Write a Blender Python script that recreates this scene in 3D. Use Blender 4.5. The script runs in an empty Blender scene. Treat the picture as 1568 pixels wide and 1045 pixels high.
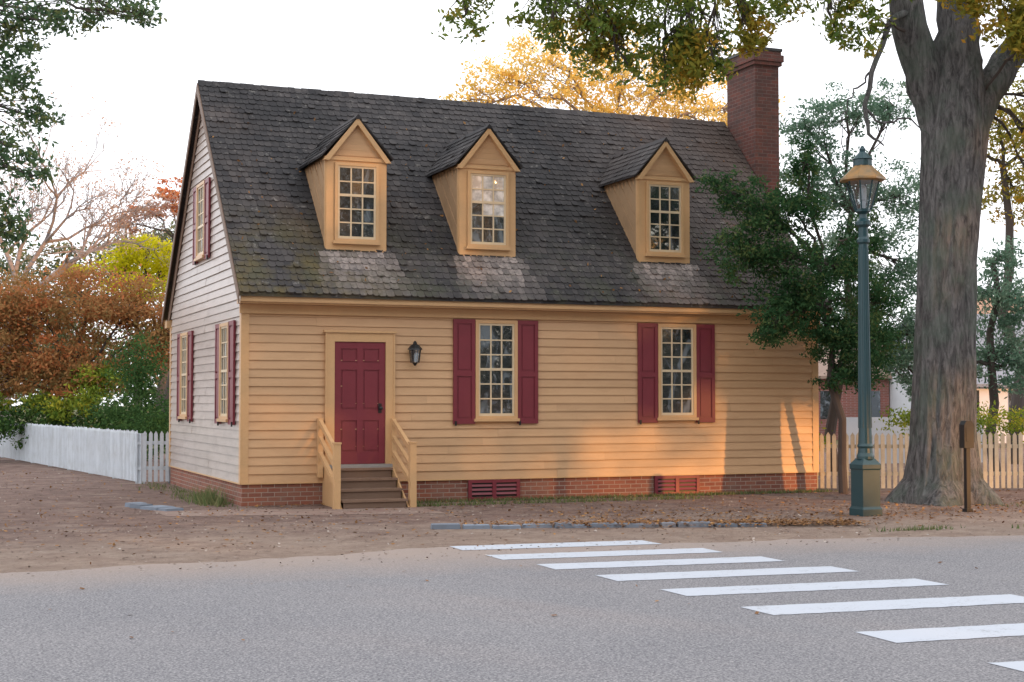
import bpy, math, random
import numpy as np
from mathutils import Vector, Matrix
random.seed(7)
R = np.random.default_rng(11)
S = bpy.context.scene
C22, S22 = math.cos(math.radians(22)), math.sin(math.radians(22))
EYE = (-4.95, -23.88, 1.72)
def V(u, d, z):
    """street survey frame (metres right, metres ahead, height) -> world"""
    return (EYE[0] + C22*u + S22*d, EYE[1] - S22*u + C22*d, z)

# ------------------------------------------------------------ materials
def nt(name):
    m = bpy.data.materials.new(name); m.use_nodes = True
    t = m.node_tree; b = t.nodes['Principled BSDF']
    return m, t, b
def mixc(t, fac, a, b, blend='MIX'):
    n = t.nodes.new('ShaderNodeMix'); n.data_type = 'RGBA'; n.blend_type = blend
    def s(sock, v):
        if isinstance(v, bpy.types.NodeSocket): t.links.new(v, sock)
        elif isinstance(v, (int, float)): sock.default_value = v
        else: sock.default_value = (*v, 1) if len(v) == 3 else v
    s(n.inputs[0], fac); s(n.inputs[6], a); s(n.inputs[7], b)
    return n.outputs[2]
def noise(t, scale, detail=6, rough=.6, vec=None, dist=0):
    n = t.nodes.new('ShaderNodeTexNoise'); n.inputs['Scale'].default_value = scale
    n.inputs['Detail'].default_value = detail; n.inputs['Roughness'].default_value = rough
    n.inputs['Distortion'].default_value = dist
    if vec is None: vec = coord(t)
    t.links.new(vec, n.inputs['Vector'])
    return n.outputs['Fac']
def coord(t, scale=(1,1,1)):
    g = t.nodes.new('ShaderNodeNewGeometry'); m = t.nodes.new('ShaderNodeMapping')
    m.inputs['Scale'].default_value = scale; t.links.new(g.outputs['Position'], m.inputs['Vector'])
    return m.outputs['Vector']
def ramp(t, fac, a, b, inter='LINEAR'):
    n = t.nodes.new('ShaderNodeMapRange'); n.inputs[1].default_value = a; n.inputs[2].default_value = b
    t.links.new(fac, n.inputs[0]); return n.outputs[0]
def math2(t, op, a, b):
    n = t.nodes.new('ShaderNodeMath'); n.operation = op
    for i, v in enumerate((a, b)):
        if isinstance(v, bpy.types.NodeSocket): t.links.new(v, n.inputs[i])
        else: n.inputs[i].default_value = v
    return n.outputs[0]
def attr(t, name='shade'):
    n = t.nodes.new('ShaderNodeAttribute'); n.attribute_name = name; return n.outputs['Fac']
def bump(t, b, h, strength=.3, dist=.01):
    n = t.nodes.new('ShaderNodeBump'); n.inputs['Strength'].default_value = strength
    n.inputs['Distance'].default_value = dist
    t.links.new(h, n.inputs['Height']); t.links.new(n.outputs[0], b.inputs['Normal'])
def paint(name, c, rough=.5, dirt=.35, dirtc=None, sc=(1,1,1), shade=.12):
    m, t, b = nt(name); v = coord(t, sc)
    dc = dirtc or tuple(x*.62 for x in c)
    n1 = noise(t, 3.2, 5, .65, v); f = math2(t, 'MULTIPLY', ramp(t, n1, .45, .8), dirt)
    col = mixc(t, f, c, dc)
    sh = ramp(t, attr(t), 0, 1)
    col = mixc(t, math2(t, 'MULTIPLY', sh, shade), col, tuple(x*.35 for x in c))
    n2 = noise(t, 40, 2, .6, v)
    col = mixc(t, math2(t, 'MULTIPLY', ramp(t, n2, .5, .9), .25), col, dc)
    t.links.new(col, b.inputs['Base Color']); b.inputs['Roughness'].default_value = rough
    bump(t, b, n2, .15, .004)
    return m
def leafmat(name, c1, c2, c3, trans=.35):
    m, t, b = nt(name); a = attr(t); t.nodes.remove(b)
    col = mixc(t, ramp(t, a, 0, .55), c1, c2); col = mixc(t, ramp(t, a, .6, 1), col, c3)
    df = t.nodes.new('ShaderNodeBsdfDiffuse'); t.links.new(col, df.inputs[0])
    tr = t.nodes.new('ShaderNodeBsdfTranslucent'); t.links.new(col, tr.inputs[0])
    mx = t.nodes.new('ShaderNodeMixShader'); mx.inputs[0].default_value = trans
    t.links.new(df.outputs[0], mx.inputs[1]); t.links.new(tr.outputs[0], mx.inputs[2])
    t.links.new(mx.outputs[0], t.nodes['Material Output'].inputs[0])
    return m
def brickmat(name, c1, c2, mortar, dirt=(.2,.16,.13), flat=False, dirtamt=.35, sc=1.0):
    m, t, b = nt(name)
    g = t.nodes.new('ShaderNodeNewGeometry'); s = t.nodes.new('ShaderNodeSeparateXYZ'); t.links.new(g.outputs['Position'], s.inputs[0])
    cb = t.nodes.new('ShaderNodeCombineXYZ')
    if flat:
        t.links.new(s.outputs[0], cb.inputs[0]); t.links.new(s.outputs[1], cb.inputs[1])
    else:
        t.links.new(math2(t, 'ADD', s.outputs[0], s.outputs[1]), cb.inputs[0]); t.links.new(s.outputs[2], cb.inputs[1])
    br = t.nodes.new('ShaderNodeTexBrick'); t.links.new(cb.outputs[0], br.inputs['Vector'])
    br.inputs['Scale'].default_value = sc
    br.inputs['Brick Width'].default_value = .215; br.inputs['Row Height'].default_value = .073
    br.inputs['Mortar Size'].default_value = .007; br.inputs['Mortar Smooth'].default_value = .2
    br.inputs['Color1'].default_value = (*c1, 1); br.inputs['Color2'].default_value = (*c2, 1); br.inputs['Mortar'].default_value = (*mortar, 1)
    br.inputs['Bias'].default_value = -.1
    n = noise(t, 2.5, 6, .7); n2 = noise(t, 30, 4, .7)
    col = mixc(t, math2(t, 'MULTIPLY', ramp(t, n, .4, .7), dirtamt), br.outputs[0], dirt)
    col = mixc(t, math2(t, 'MULTIPLY', n2, .35), col, tuple(x*.4 for x in c1))
    t.links.new(col, b.inputs['Base Color']); b.inputs['Roughness'].default_value = .9
    bump(t, b, math2(t, 'SUBTRACT', math2(t, 'MULTIPLY', n2, .4), br.outputs['Fac']), .6, .008)
    return m

M_SIDE = paint('tan_clapboard_paint', (.635,.390,.205), .45, .45, (.45,.255,.12), sc=(.5,.5,2), shade=.20)
M_GAB = paint('tan_clapboard_sky_glare', (.48,.40,.35), .30, .7, (.27,.21,.17), sc=(.5,.5,2), shade=.2)  # siding tan greyed in the colour, painting in sky glare on the left gable
M_TRIM = paint('tan_trim_paint', (.64,.395,.195), .4, .3)
M_SASH = paint('cream_sash_paint', (.70,.56,.37), .4, .2)
M_RED = paint('maroon_paint', (.205,.030,.043), .42, .4)
M_BROWN = paint('rake_board_brown', (.20,.125,.085), .6, .4)
M_GREEN = paint('lamp_green_paint', (.020,.060,.070), .35, .4)
M_BLACK = paint('black_metal', (.012,.014,.016), .4, .3)
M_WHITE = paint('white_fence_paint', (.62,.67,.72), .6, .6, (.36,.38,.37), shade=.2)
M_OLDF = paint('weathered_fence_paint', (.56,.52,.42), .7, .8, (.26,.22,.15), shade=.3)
M_COPPER = paint('aged_copper', (.36,.19,.06), .38, 1.0, (.04,.09,.075))
M_STEP = paint('worn_step_wood', (.24,.15,.10), .7, .6)
M_STONE = paint('bluestone', (.22,.26,.32), .8, .5, (.14,.14,.14), shade=.5)
M_BRICK = brickmat('foundation_brick', (.32,.105,.06), (.20,.07,.05), (.40,.32,.26), dirtamt=.5, dirt=(.25,.18,.14))
M_CHIM = brickmat('chimney_brick', (.19,.062,.045), (.09,.038,.034), (.18,.13,.11), (.06,.05,.045), dirtamt=.8)
M_BACKB = brickmat('far_brick', (.35,.12,.10), (.28,.10,.08), (.4,.33,.3))
M_WALK = brickmat('brick_walk', (.27,.16,.125), (.20,.13,.105), (.26,.20,.17), (.32,.245,.195), flat=True, dirtamt=1.0)
M_CONC = paint('stone_threshold', (.33,.31,.29), .8, .5)

def glassmat(name, base, gl, pale=None):
    m, t, b = nt(name)
    n = noise(t, 5, 5, .6); col = mixc(t, ramp(t, n, .4, .65), base, tuple(x*2.2 for x in base))
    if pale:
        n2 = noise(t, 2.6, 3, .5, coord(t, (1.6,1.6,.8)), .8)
        col = mixc(t, ramp(t, n2, .52, .64), col, pale)  # pale patches painted into the pane colour, standing in for sky reflections
    t.links.new(col, b.inputs['Base Color']); b.inputs['Roughness'].default_value = .25
    g = t.nodes.new('ShaderNodeBsdfGlossy'); g.inputs['Roughness'].default_value = .04
    g.inputs['Color'].default_value = (.80,.92,1,1)
    mx = t.nodes.new('ShaderNodeMixShader'); mx.inputs[0].default_value = gl
    t.links.new(b.outputs[0], mx.inputs[1]); t.links.new(g.outputs[0], mx.inputs[2])
    bp = t.nodes.new('ShaderNodeBump'); bp.inputs['Strength'].default_value = .35; bp.inputs['Distance'].default_value = .02
    t.links.new(noise(t, 3.5, 2, .5), bp.inputs['Height']); t.links.new(bp.outputs[0], g.inputs['Normal'])
    t.links.new(mx.outputs[0], t.nodes['Material Output'].inputs[0])
    return m
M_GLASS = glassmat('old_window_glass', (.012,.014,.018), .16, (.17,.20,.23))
M_SHADE = glassmat('glass_over_white_blind', (.46,.44,.42), .10)
def lampglass():
    m, t, b = nt('lamp_glass')
    tr = t.nodes.new('ShaderNodeBsdfTransparent'); tr.inputs[0].default_value = (.78,.82,.84,1)
    g = t.nodes.new('ShaderNodeBsdfGlossy'); g.inputs['Roughness'].default_value = .08
    mx = t.nodes.new('ShaderNodeMixShader'); mx.inputs[0].default_value = .2
    t.links.new(tr.outputs[0], mx.inputs[1]); t.links.new(g.outputs[0], mx.inputs[2]); t.links.new(mx.outputs[0], t.nodes['Material Output'].inputs[0])
    return m
M_LGL = lampglass()

def roofmat():
    m, t, b = nt('weathered_shingles')
    a = attr(t)
    col = mixc(t, a, (.034,.032,.034), (.088,.078,.075))
    v = coord(t)
    s = t.nodes.new('ShaderNodeSeparateXYZ'); t.links.new(v, s.inputs[0])
    n = noise(t, .55, 6, .7, v)
    col = mixc(t, math2(t, 'MULTIPLY', ramp(t, n, .47, .6), .8), col, (.022,.022,.024))
    nb = noise(t, 1.1, 6, .7, v)
    rx = math2(t, 'ADD', s.outputs[0], math2(t, 'MULTIPLY', nb, 6))
    col = mixc(t, math2(t, 'MULTIPLY', ramp(t, rx, 9.5, 14), .5), col, (.12,.082,.064))
    lx = math2(t, 'MULTIPLY', math2(t, 'MULTIPLY', ramp(t, s.outputs[0], 3.4, 1.2), ramp(t, s.outputs[2], 5.2, 3.6)), ramp(t, nb, .42, .6))
    col = mixc(t, math2(t, 'MULTIPLY', lx, .8), col, (.16,.12,.04))
    ms = math2(t, 'MULTIPLY', ramp(t, s.outputs[2], 5.4, 3.5), ramp(t, noise(t, 2.3, 6, .75, v), .48, .62))
    col = mixc(t, math2(t, 'MULTIPLY', ms, .6), col, (.070,.074,.048))
    nl = noise(t, 6, 5, .8, v)
    col = mixc(t, math2(t, 'MULTIPLY', ramp(t, nl, .59, .68), .6), col, (.24,.225,.205))
    st = attr(t, 'stain')
    n3 = noise(t, 14, 4, .7, v)
    col = mixc(t, math2(t, 'MULTIPLY', st, ramp(t, n3, .25, .55)), col, (.38,.32,.29))
    t.links.new(col, b.inputs['Base Color']); b.inputs['Roughness'].default_value = .8
    b.inputs['Specular IOR Level'].default_value = .3
    bump(t, b, noise(t, 60, 2, .7, v), .4, .005)
    return m
M_ROOF = roofmat()

def barkmat():
    m, t, b = nt('oak_bark'); v = coord(t, (1,1,.22))
    w = noise(t, 14, 6, .7, v, .6); n = noise(t, 2, 4, .6)
    col = mixc(t, ramp(t, w, .38, .62), (.048,.045,.045), (.200,.190,.185))
    col = mixc(t, math2(t, 'MULTIPLY', ramp(t, n, .44, .64), .6), col, (.11,.145,.115))
    t.links.new(col, b.inputs['Base Color']); b.inputs['Roughness'].default_value = .95
    bump(t, b, w, 1, .08); return m
M_BARK = barkmat()
M_TWIG = paint('twig_bark', (.085,.068,.060), .9, .4)
M_PALETWIG = paint('bare_branch_bark', (.27,.23,.22), .9, .3)

L_OAK = leafmat('oak_leaves', (.08,.15,.04), (.21,.27,.06), (.52,.36,.07), .5)
L_OAKO = leafmat('oak_leaves_turning', (.14,.19,.04), (.36,.30,.05), (.68,.34,.05), .5)
L_LEFT = leafmat('elm_leaves', (.07,.14,.08), (.13,.21,.105), (.28,.27,.09), .45)
L_YEL = leafmat('yellow_leaves', (.62,.42,.09), (.82,.62,.18), (.90,.76,.38), .5)
L_LEMON = leafmat('lemon_leaves', (.45,.46,.02), (.75,.70,.03), (.8,.76,.08), .4)
L_HOLLY = leafmat('holly_leaves', (.026,.072,.034), (.055,.125,.05), (.18,.22,.08), .3)
L_PALE = leafmat('pale_green_leaves', (.08,.16,.11), (.18,.29,.20), (.32,.40,.29), .45)
L_RUST = leafmat('crape_myrtle_leaves', (.22,.19,.075), (.42,.22,.09), (.66,.20,.08), .4)
L_PINK = leafmat('sparse_pink_leaves', (.40,.30,.25), (.50,.36,.28), (.55,.38,.28), .4)
L_ORNG = leafmat('orange_leaves', (.45,.16,.08), (.6,.25,.12), (.6,.34,.16), .4)
L_HEDGE = leafmat('hedge_leaves', (.035,.08,.03), (.07,.14,.045), (.15,.24,.06), .3)
L_MIXG = leafmat('garden_leaves', (.07,.16,.03), (.28,.34,.05), (.60,.48,.05), .35)
L_FALL = leafmat('fallen_leaf', (.15,.085,.055), (.27,.145,.07), (.50,.27,.10), .1)
L_GRAV = leafmat('gravel_chips', (.16,.12,.10), (.30,.24,.20), (.50,.44,.39), .0)
L_GRASS = leafmat('grass_blades', (.10,.15,.06), (.17,.21,.09), (.28,.26,.13), .3)
L_FAR = leafmat('far_leaves', (.07,.11,.07), (.12,.16,.09), (.24,.19,.11), .3)

# ------------------------------------------------------------ mesh builder
class MB:
    def __init__(s): s.v = []; s.f = []; s.m = []; s.s = []; s.t = []
    def add(s, vs, fs, m=0, sh=None, st=0.0):
        o = len(s.v); s.v += [tuple(p) for p in vs]
        if sh is None: sh = random.random()
        for f in fs: s.f.append([i+o for i in f]); s.m.append(m); s.s.append(sh); s.t.append(st)
    def hexa(s, P, s0, s1, o0, o1, z0, z1, m=0, sh=None):
        vs = [P(a, o, z) for a in (s0, s1) for o in (o0, o1) for z in (z0, z1)]
        s.add(vs, [(0,1,3,2),(4,6,7,5),(0,4,5,1),(2,3,7,6),(0,2,6,4),(1,5,7,3)], m, sh)
    def box(s, x0, x1, y0, y1, z0, z1, m=0, sh=None):
        s.hexa(lambda a, o, z: (a, o, z), x0, x1, y0, y1, z0, z1, m, sh)
    def prism(s, poly, off, m=0, sh=None):
        n = len(poly); off = Vector(off); vs = list(poly) + [tuple(Vector(p)+off) for p in poly]
        s.add(vs, [tuple(range(n)), tuple(range(2*n-1, n-1, -1))] + [(i, (i+1) % n, n+(i+1) % n, n+i) for i in range(n)], m, sh)
    def tube(s, pts, rad, seg=6, m=0, sh=None, fn=None):
        vs = []; n = len(pts); pts = [Vector(p) for p in pts]
        ref = Vector((.31, .9, .1)).normalized()
        for i, p in enumerate(pts):
            d = (pts[min(i+1, n-1)] - pts[max(i-1, 0)]).normalized()
            a = d.cross(ref)
            if a.length < .1: a = d.cross(Vector((1, 0, 0)))
            a.normalize(); b = d.cross(a)
            for k in range(seg):
                th = 2*math.pi*k/seg; r = rad[i] * (fn(th, p) if fn else 1)
                vs.append(p + a*math.cos(th)*r + b*math.sin(th)*r)
        fs = [(i*seg+k, i*seg+(k+1) % seg, (i+1)*seg+(k+1) % seg, (i+1)*seg+k) for i in range(n-1) for k in range(seg)]
        fs.append(tuple(range((n-1)*seg, n*seg)))
        s.add(vs, fs, m, sh)
    def lathe(s, cx, cy, prof, seg=16, m=0, rot=0, sh=None):
        vs = []; n = len(prof)
        for r, z in prof:
            for k in range(seg):
                th = 2*math.pi*k/seg + rot; vs.append((cx+r*math.cos(th), cy+r*math.sin(th), z))
        fs = [(i*seg+k, i*seg+(k+1) % seg, (i+1)*seg+(k+1) % seg, (i+1)*seg+k) for i in range(n-1) for k in range(seg)]
        fs += [tuple(range(seg)), tuple(range((n-1)*seg, n*seg))]
        s.add(vs, fs, m, sh)
    def build(s, name, mats, parent=None, smooth=False):
        me = bpy.data.meshes.new(name); me.from_pydata(s.v, [], s.f)
        for m in mats: me.materials.append(m)
        me.polygons.foreach_set('material_index', s.m)
        a = me.attributes.new('shade', 'FLOAT', 'FACE'); a.data.foreach_set('value', s.s)
        a = me.attributes.new('stain', 'FLOAT', 'FACE'); a.data.foreach_set('value', s.t)
        if smooth: me.polygons.foreach_set('use_smooth', [True]*len(s.f))
        ob = bpy.data.objects.new(name, me); S.collection.objects.link(ob)
        if parent: ob.parent = parent
        return ob
def empty(name):
    e = bpy.data.objects.new(name, None); S.collection.objects.link(e); return e

def leafobj(name, pos, size, shade, mat, parent=None, up=.0, wid=.42):
    n = len(pos)
    a = R.normal(size=(n, 3)); a /= np.linalg.norm(a, axis=1)[:, None]
    if up: a[:, 2] *= (1-up); a /= np.linalg.norm(a, axis=1)[:, None]
    if up > .5:
        c = np.tile(np.array([0, 0, 1.]), (n, 1)) + R.normal(size=(n, 3))*.25
    else: c = R.normal(size=(n, 3))
    b = np.cross(a, c); b /= np.linalg.norm(b, axis=1)[:, None]
    sz = (size * R.uniform(.6, 1.3, n))[:, None] * .5
    v = np.stack([pos - a*sz, pos + b*sz*wid + a*sz*.1, pos + a*sz, pos - b*sz*wid + a*sz*.1], 1).reshape(-1, 3)
    f = np.arange(4*n).reshape(-1, 4)
    me = bpy.data.meshes.new(name); me.from_pydata(v.tolist(), [], f.tolist()); me.materials.append(mat)
    at = me.attributes.new('shade', 'FLOAT', 'FACE'); at.data.foreach_set('value', np.clip(shade, 0, 1).astype(np.float32))
    ob = bpy.data.objects.new(name, me); S.collection.objects.link(ob)
    if parent: ob.parent = parent
    return ob
def cloud(blobs, n, sub=14, sig=.2, flat=.7):
    """blobs: (x,y,z,rx,rz). returns positions, shade, subcentres"""
    w = np.array([b[3]*b[4] for b in blobs]); w = w/w.sum(); P = []; H = []; CC = []
    for b, ww in zip(blobs, w):
        k = max(3, int(sub)); dr = R.normal(size=(k, 3)); dr /= np.linalg.norm(dr, axis=1)[:, None]
        dr *= (R.uniform(0, 1, k)**.45)[:, None]
        rad = np.array([b[3], b[3], b[4]]); c = np.array(b[:3]) + dr*rad
        m = max(4, int(n*ww)); idx = R.integers(0, k, m)
        ks = R.uniform(.6, 1.4, k)
        p = c[idx] + R.normal(size=(m, 3))*sig*rad*np.array([1, 1, flat])*ks[idx][:, None]
        sh = R.uniform(0, 1, k)[idx]*.55 + R.uniform(0, 1, m)*.45
        P.append(p); H.append(sh); CC.append(c)
    return np.concatenate(P), np.concatenate(H), CC
def curve(p0, p1, n=5, wob=.1, sag=0):
    p0 = Vector(p0); p1 = Vector(p1); L = (p1-p0).length; o = []
    for i in range(n+1):
        t = i/n; q = p0.lerp(p1, t)
        if 0 < i < n: q += Vector((random.uniform(-1, 1), random.uniform(-1, 1), random.uniform(-1, 1)))*L*wob
        q.z += sag*L*4*t*(1-t); o.append(q)
    return o
def branches(mb, attach, CC, blobs, r0=.12, r1=.02, m=0, every=1):
    for b, cc in zip(blobs, CC):
        a = min(attach, key=lambda q: (Vector(q)-Vector(b[:3])).length)
        pts = curve(a, b[:3], 6, .05, .08); mb.tube(pts, np.linspace(r0, r1*1.5, 7), 6, m)
        for c in cc[::every]:
            q = pts[random.choice((3, 4, 5, 6))]
            mb.tube(curve(q, c, 3, .08), np.linspace(r1, r1*.3, 4), 4, m)

# ------------------------------------------------------------ ground
def groundmat():
    m, t, b = nt('dirt_ground'); g = t.nodes.new('ShaderNodeNewGeometry'); s = t.nodes.new('ShaderNodeSeparateXYZ')
    t.links.new(g.outputs['Position'], s.inputs[0])
    n1 = noise(t, .35, 8, .65); n2 = noise(t, 2.2, 8, .75); n3 = noise(t, 45, 4, .8)
    sand = mixc(t, ramp(t, n2, .36, .62), (.44,.335,.265), (.30,.215,.17))
    red = mixc(t, ramp(t, n2, .38, .6), (.31,.215,.175), (.18,.118,.10))
    y = math2(t, 'ADD', s.outputs[1], math2(t, 'MULTIPLY', math2(t, 'SUBTRACT', n1, .5), 9))
    col = mixc(t, ramp(t, y, -6.4, -3.2), sand, red)
    far = ramp(t, math2(t, 'ADD', s.outputs[1], math2(t, 'MULTIPLY', n1, 3)), 24, 29)
    col = mixc(t, far, col, (.10,.12,.045))
    n5 = noise(t, 7, 6, .75)
    col = mixc(t, math2(t, 'MULTIPLY', ramp(t, n5, .53, .66), .6), col, (.155,.105,.088))
    n6 = noise(t, .9, 6, .7)
    col = mixc(t, math2(t, 'MULTIPLY', ramp(t, n6, .52, .66), .5), col, (.42,.33,.27))
    col = mixc(t, math2(t, 'MULTIPLY', ramp(t, n3, .5, .8), .5), col, (.13,.09,.075))
    col = mixc(t, math2(t, 'MULTIPLY', ramp(t, n3, .45, .2), .5), col, (.48,.40,.34))
    t.links.new(col, b.inputs['Base Color']); b.inputs['Roughness'].default_value = .95
    b.inputs['Specular IOR Level'].default_value = .2
    bump(t, b, math2(t, 'ADD', n3, math2(t, 'MULTIPLY', n2, 4)), .8, .05); return m
def asphaltmat():
    m, t, b = nt('asphalt'); n1 = noise(t, .5, 4, .5); n3 = noise(t, 55, 2, .8); n2 = noise(t, 22, 3, .8)
    col = mixc(t, ramp(t, n1, .3, .7), (.190,.188,.200), (.222,.216,.224))
    col = mixc(t, ramp(t, n3, .50, .75), col, (.46,.44,.43)); col = mixc(t, ramp(t, n3, .48, .28), col, (.075,.073,.08))
    col = mixc(t, math2(t, 'MULTIPLY', ramp(t, n2, .55, .75), .35), col, (.34,.32,.31))
    g = t.nodes.new('ShaderNodeNewGeometry'); s = t.nodes.new('ShaderNodeSeparateXYZ'); t.links.new(g.outputs['Position'], s.inputs[0])
    n4 = noise(t, 1.2, 6, .7)
    e = ramp(t, math2(t, 'ADD', s.outputs[1], math2(t, 'MULTIPLY', n4, 1.6)), -9.4, -7.2)
    col = mixc(t, math2(t, 'MULTIPLY', e, .8), col, (.35,.275,.23))
    t.links.new(col, b.inputs['Base Color']); b.inputs['Roughness'].default_value = .95
    b.inputs['Specular IOR Level'].default_value = .15
    bump(t, b, n3, .35, .005); return m
def stripemat():
    m, t, b = nt('road_paint'); n = noise(t, 30, 5, .8); n2 = noise(t, 3, 5, .6)
    f = ramp(t, math2(t, 'ADD', n, math2(t, 'MULTIPLY', n2, .5)), .82, .98)
    col = mixc(t, f, (.50,.53,.58), (.27,.27,.28)); t.links.new(col, b.inputs['Base Color']); b.inputs['Roughness'].default_value = .8
    b.inputs['Specular IOR Level'].default_value = .2
    bump(t, b, n, .3, .004); return m
mb = MB(); mb.add([(-400,-400,0),(400,-400,0),(400,400,0),(-400,400,0)], [(0,1,2,3)]); mb.build('ground', [groundmat()])
# street with ragged far edge
mb = MB(); xs = np.arange(-90, 90.1, .2); far = []
ctrl_x = [-90,-12,-4.1,.8,8,14,90]; ctrl_y = [-9.5,-9.2,-8.35,-7.5,-8.7,-9.6,-12]
for x in xs: far.append(np.interp(x, ctrl_x, ctrl_y) + .10*math.sin(x*1.3)+.05*math.sin(x*4.1)+random.uniform(-.07,.07))
vs = []
for x, y in zip(xs, far): vs += [(x, -34, .004), (x, y, .004)]
mb.add(vs, [(2*i, 2*i+2, 2*i+3, 2*i+1) for i in range(len(xs)-1)]); mb.build('street', [asphaltmat()])
mb = MB()
SL = [(.90,3.35,-7.9),(.96,3.55,-9.0),(1.12,3.7,-10.05),(1.27,3.86,-11.15),(1.35,4.0,-12.35),(1.43,4.05,-13.62),(1.52,4.3,-15.1),(1.57,4.4,-16.5),(1.7,4.5,-17.9)]
for x0, x1, y in SL:
    n = 30; vs = []
    for i in range(n+1):
        x = x0+(x1-x0)*i/n; yy = y-(x-x0)*.075
        vs += [(x+random.uniform(-.012,.012), yy-.01+random.uniform(-.012,.012), .008), (x+random.uniform(-.012,.012), yy+.50+random.uniform(-.012,.012), .008)]
    mb.add(vs, [(2*i,2*i+2,2*i+3,2*i+1) for i in range(n)])
mb.build('crosswalk', [stripemat()])
mb = MB()
mb.add([(-1.45,-1.6,.004),(2.6,-2.6,.004),(2.6,-1.3,.004),(-1.2,-.5,.004),(-1.45,.3,.004)], [(0,1,2,3,4)])
mb.build('brick_sidewalk', [M_WALK])
# bluestone edging
def edging(name, pts, W=1.0):
    mb = MB()
    for (a, b) in zip(pts[:-1], pts[1:]):
        a = Vector((*a, 0)); b = Vector((*b, 0)); L = (b-a).length; t = 0; d = (b-a)/L; nn = Vector((-d.y, d.x, 0))
        while t < L:
            l = random.uniform(.22, .6); h = random.uniform(.02, .07); w = random.uniform(.09, .15)*W; j = random.uniform(-.05, .05)
            q = a + d*t + nn*j
            poly = [q-nn*w, q+d*(l-.02)-nn*w*random.uniform(.8,1), q+d*(l-.02)+nn*w, q+nn*w*random.uniform(.8,1)]
            c = sum(poly, Vector())/4
            vs = [p - Vector((0,0,.05)) for p in poly] + [c+(p-c)*.92+Vector((0,0,h)) for p in poly]
            mb.add(vs, [(4,5,6,7)]+[(i,(i+1)%4,4+(i+1)%4,4+i) for i in range(4)])
            t += l
    return mb.build(name, [M_STONE])
edging('stone_edging', [(1.5,-5.0),(3.3,-5.5),(5.6,-6.25)])
edging('stone_edging', [(-1.65,.75),(-1.4,.1),(-1.15,-.55)], 1.3)

# ------------------------------------------------------------ house
house = empty('tan_clapboard_house')
LX, DY = 10.9, 7.1
TA = 1.0615; A = math.atan(TA); cA, sA = math.cos(A), math.sin(A)
EY, EZ = -.35, 3.46; RY = 3.55; RZ = EZ+(RY-EY)*TA
front = lambda s, o, z: (s, -o, z)
left = lambda s, o, z: (-o, s, z)
right = lambda s, o, z: (LX+o, s, z)
back = lambda s, o, z: (s, DY+o, z)
mb = MB(); mb.box(0, LX, 0, DY, -.1, .37); mb.build('foundation', [M_BRICK], house)
mb = MB(); mb.box(.004, LX-.004, .004, DY-.004, .37, 3.2)
mb.prism([(.004,.05,3.2),(.004,DY-.05,3.2),(.004,RY,RZ-.12)], (LX-.008,0,0)); mb.build('wall_core', [M_SIDE], house)
def siding(P, s0, s1, z0, z1, clip=None, mats=0, h=.1425, name='siding', mat=None):
    mb = MB(); z = z0
    while z < z1-.02:
        a, b = s0, s1; zt = min(z+h, z1)
        if clip:
            a, b = clip(zt)
            a = max(a, s0); b = min(b, s1)
            if b-a < .1: break
        cuts = [a]; 
        x = a + random.uniform(1, 4)
        while x < b-.6: cuts.append(x); x += random.uniform(2.2, 4.5)
        cuts.append(b)
        for p, q in zip(cuts[:-1], cuts[1:]):
            j = random.uniform(-.003, .003)
            k1, k2 = random.uniform(-.004, .004), random.uniform(-.004, .004)
            q -= .0015
            prof = [(0, 0), (.028+j, 0), (.006+j, zt+.006-z), (0, zt+.006-z)]
            vs = [P(p, o, z+zz+k1) for o, zz in prof] + [P(q, o, z+zz+k2) for o, zz in prof]
            mb.add(vs, [(0,1,2,3),(4,5,6,7),(0,4,5,1),(1,5,6,2),(2,6,7,3)])
        z += h
    mb.build(name, [mat or M_SIDE], house)
siding(front, .1, LX-.1, .375, 3.14, name='front_siding')
gclip = lambda z: ((0, DY) if z < 3.3 else ((z-3.36)/TA+EY+.08, DY-((z-3.36)/TA+EY+.08)))
siding(left, .1, DY-.1, .375, 7.3, gclip, name='gable_siding', mat=M_GAB)
siding(right, .1, DY-.1, .375, 7.3, gclip, name='gable_siding', mat=M_SIDE)
siding(back, .1, LX-.1, .375, 3.14, name='rear_siding')
mb = MB()
for P, e in ((front, LX), (left, DY), (right, DY), (back, LX)):
    for q in ((-.03, .1), (e-.1, e+.03)): mb.hexa(P, q[0], q[1], 0 if P in (left, right) else -.001, .032, .372, 3.2, 0, .1)
    mb.hexa(P, -.02, e+.02, 0, .036 , .355, .378, 0, .2)
mb.build('corner_boards', [M_TRIM], house)
# cornice
mb = MB(); mb.box(-.06, LX+.06, -.06, -.001, 3.12, 3.27); mb.box(-.1, LX+.1, -.27, -.002, 3.272, 3.345); mb.box(-.1, LX+.1, -.31, -.24, 3.30, 3.41, 0)
mb.box(-.1, LX+.1, DY+.002, DY+.27, 3.2, 3.345); mb.build('cornice', [M_TRIM], house)
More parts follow.
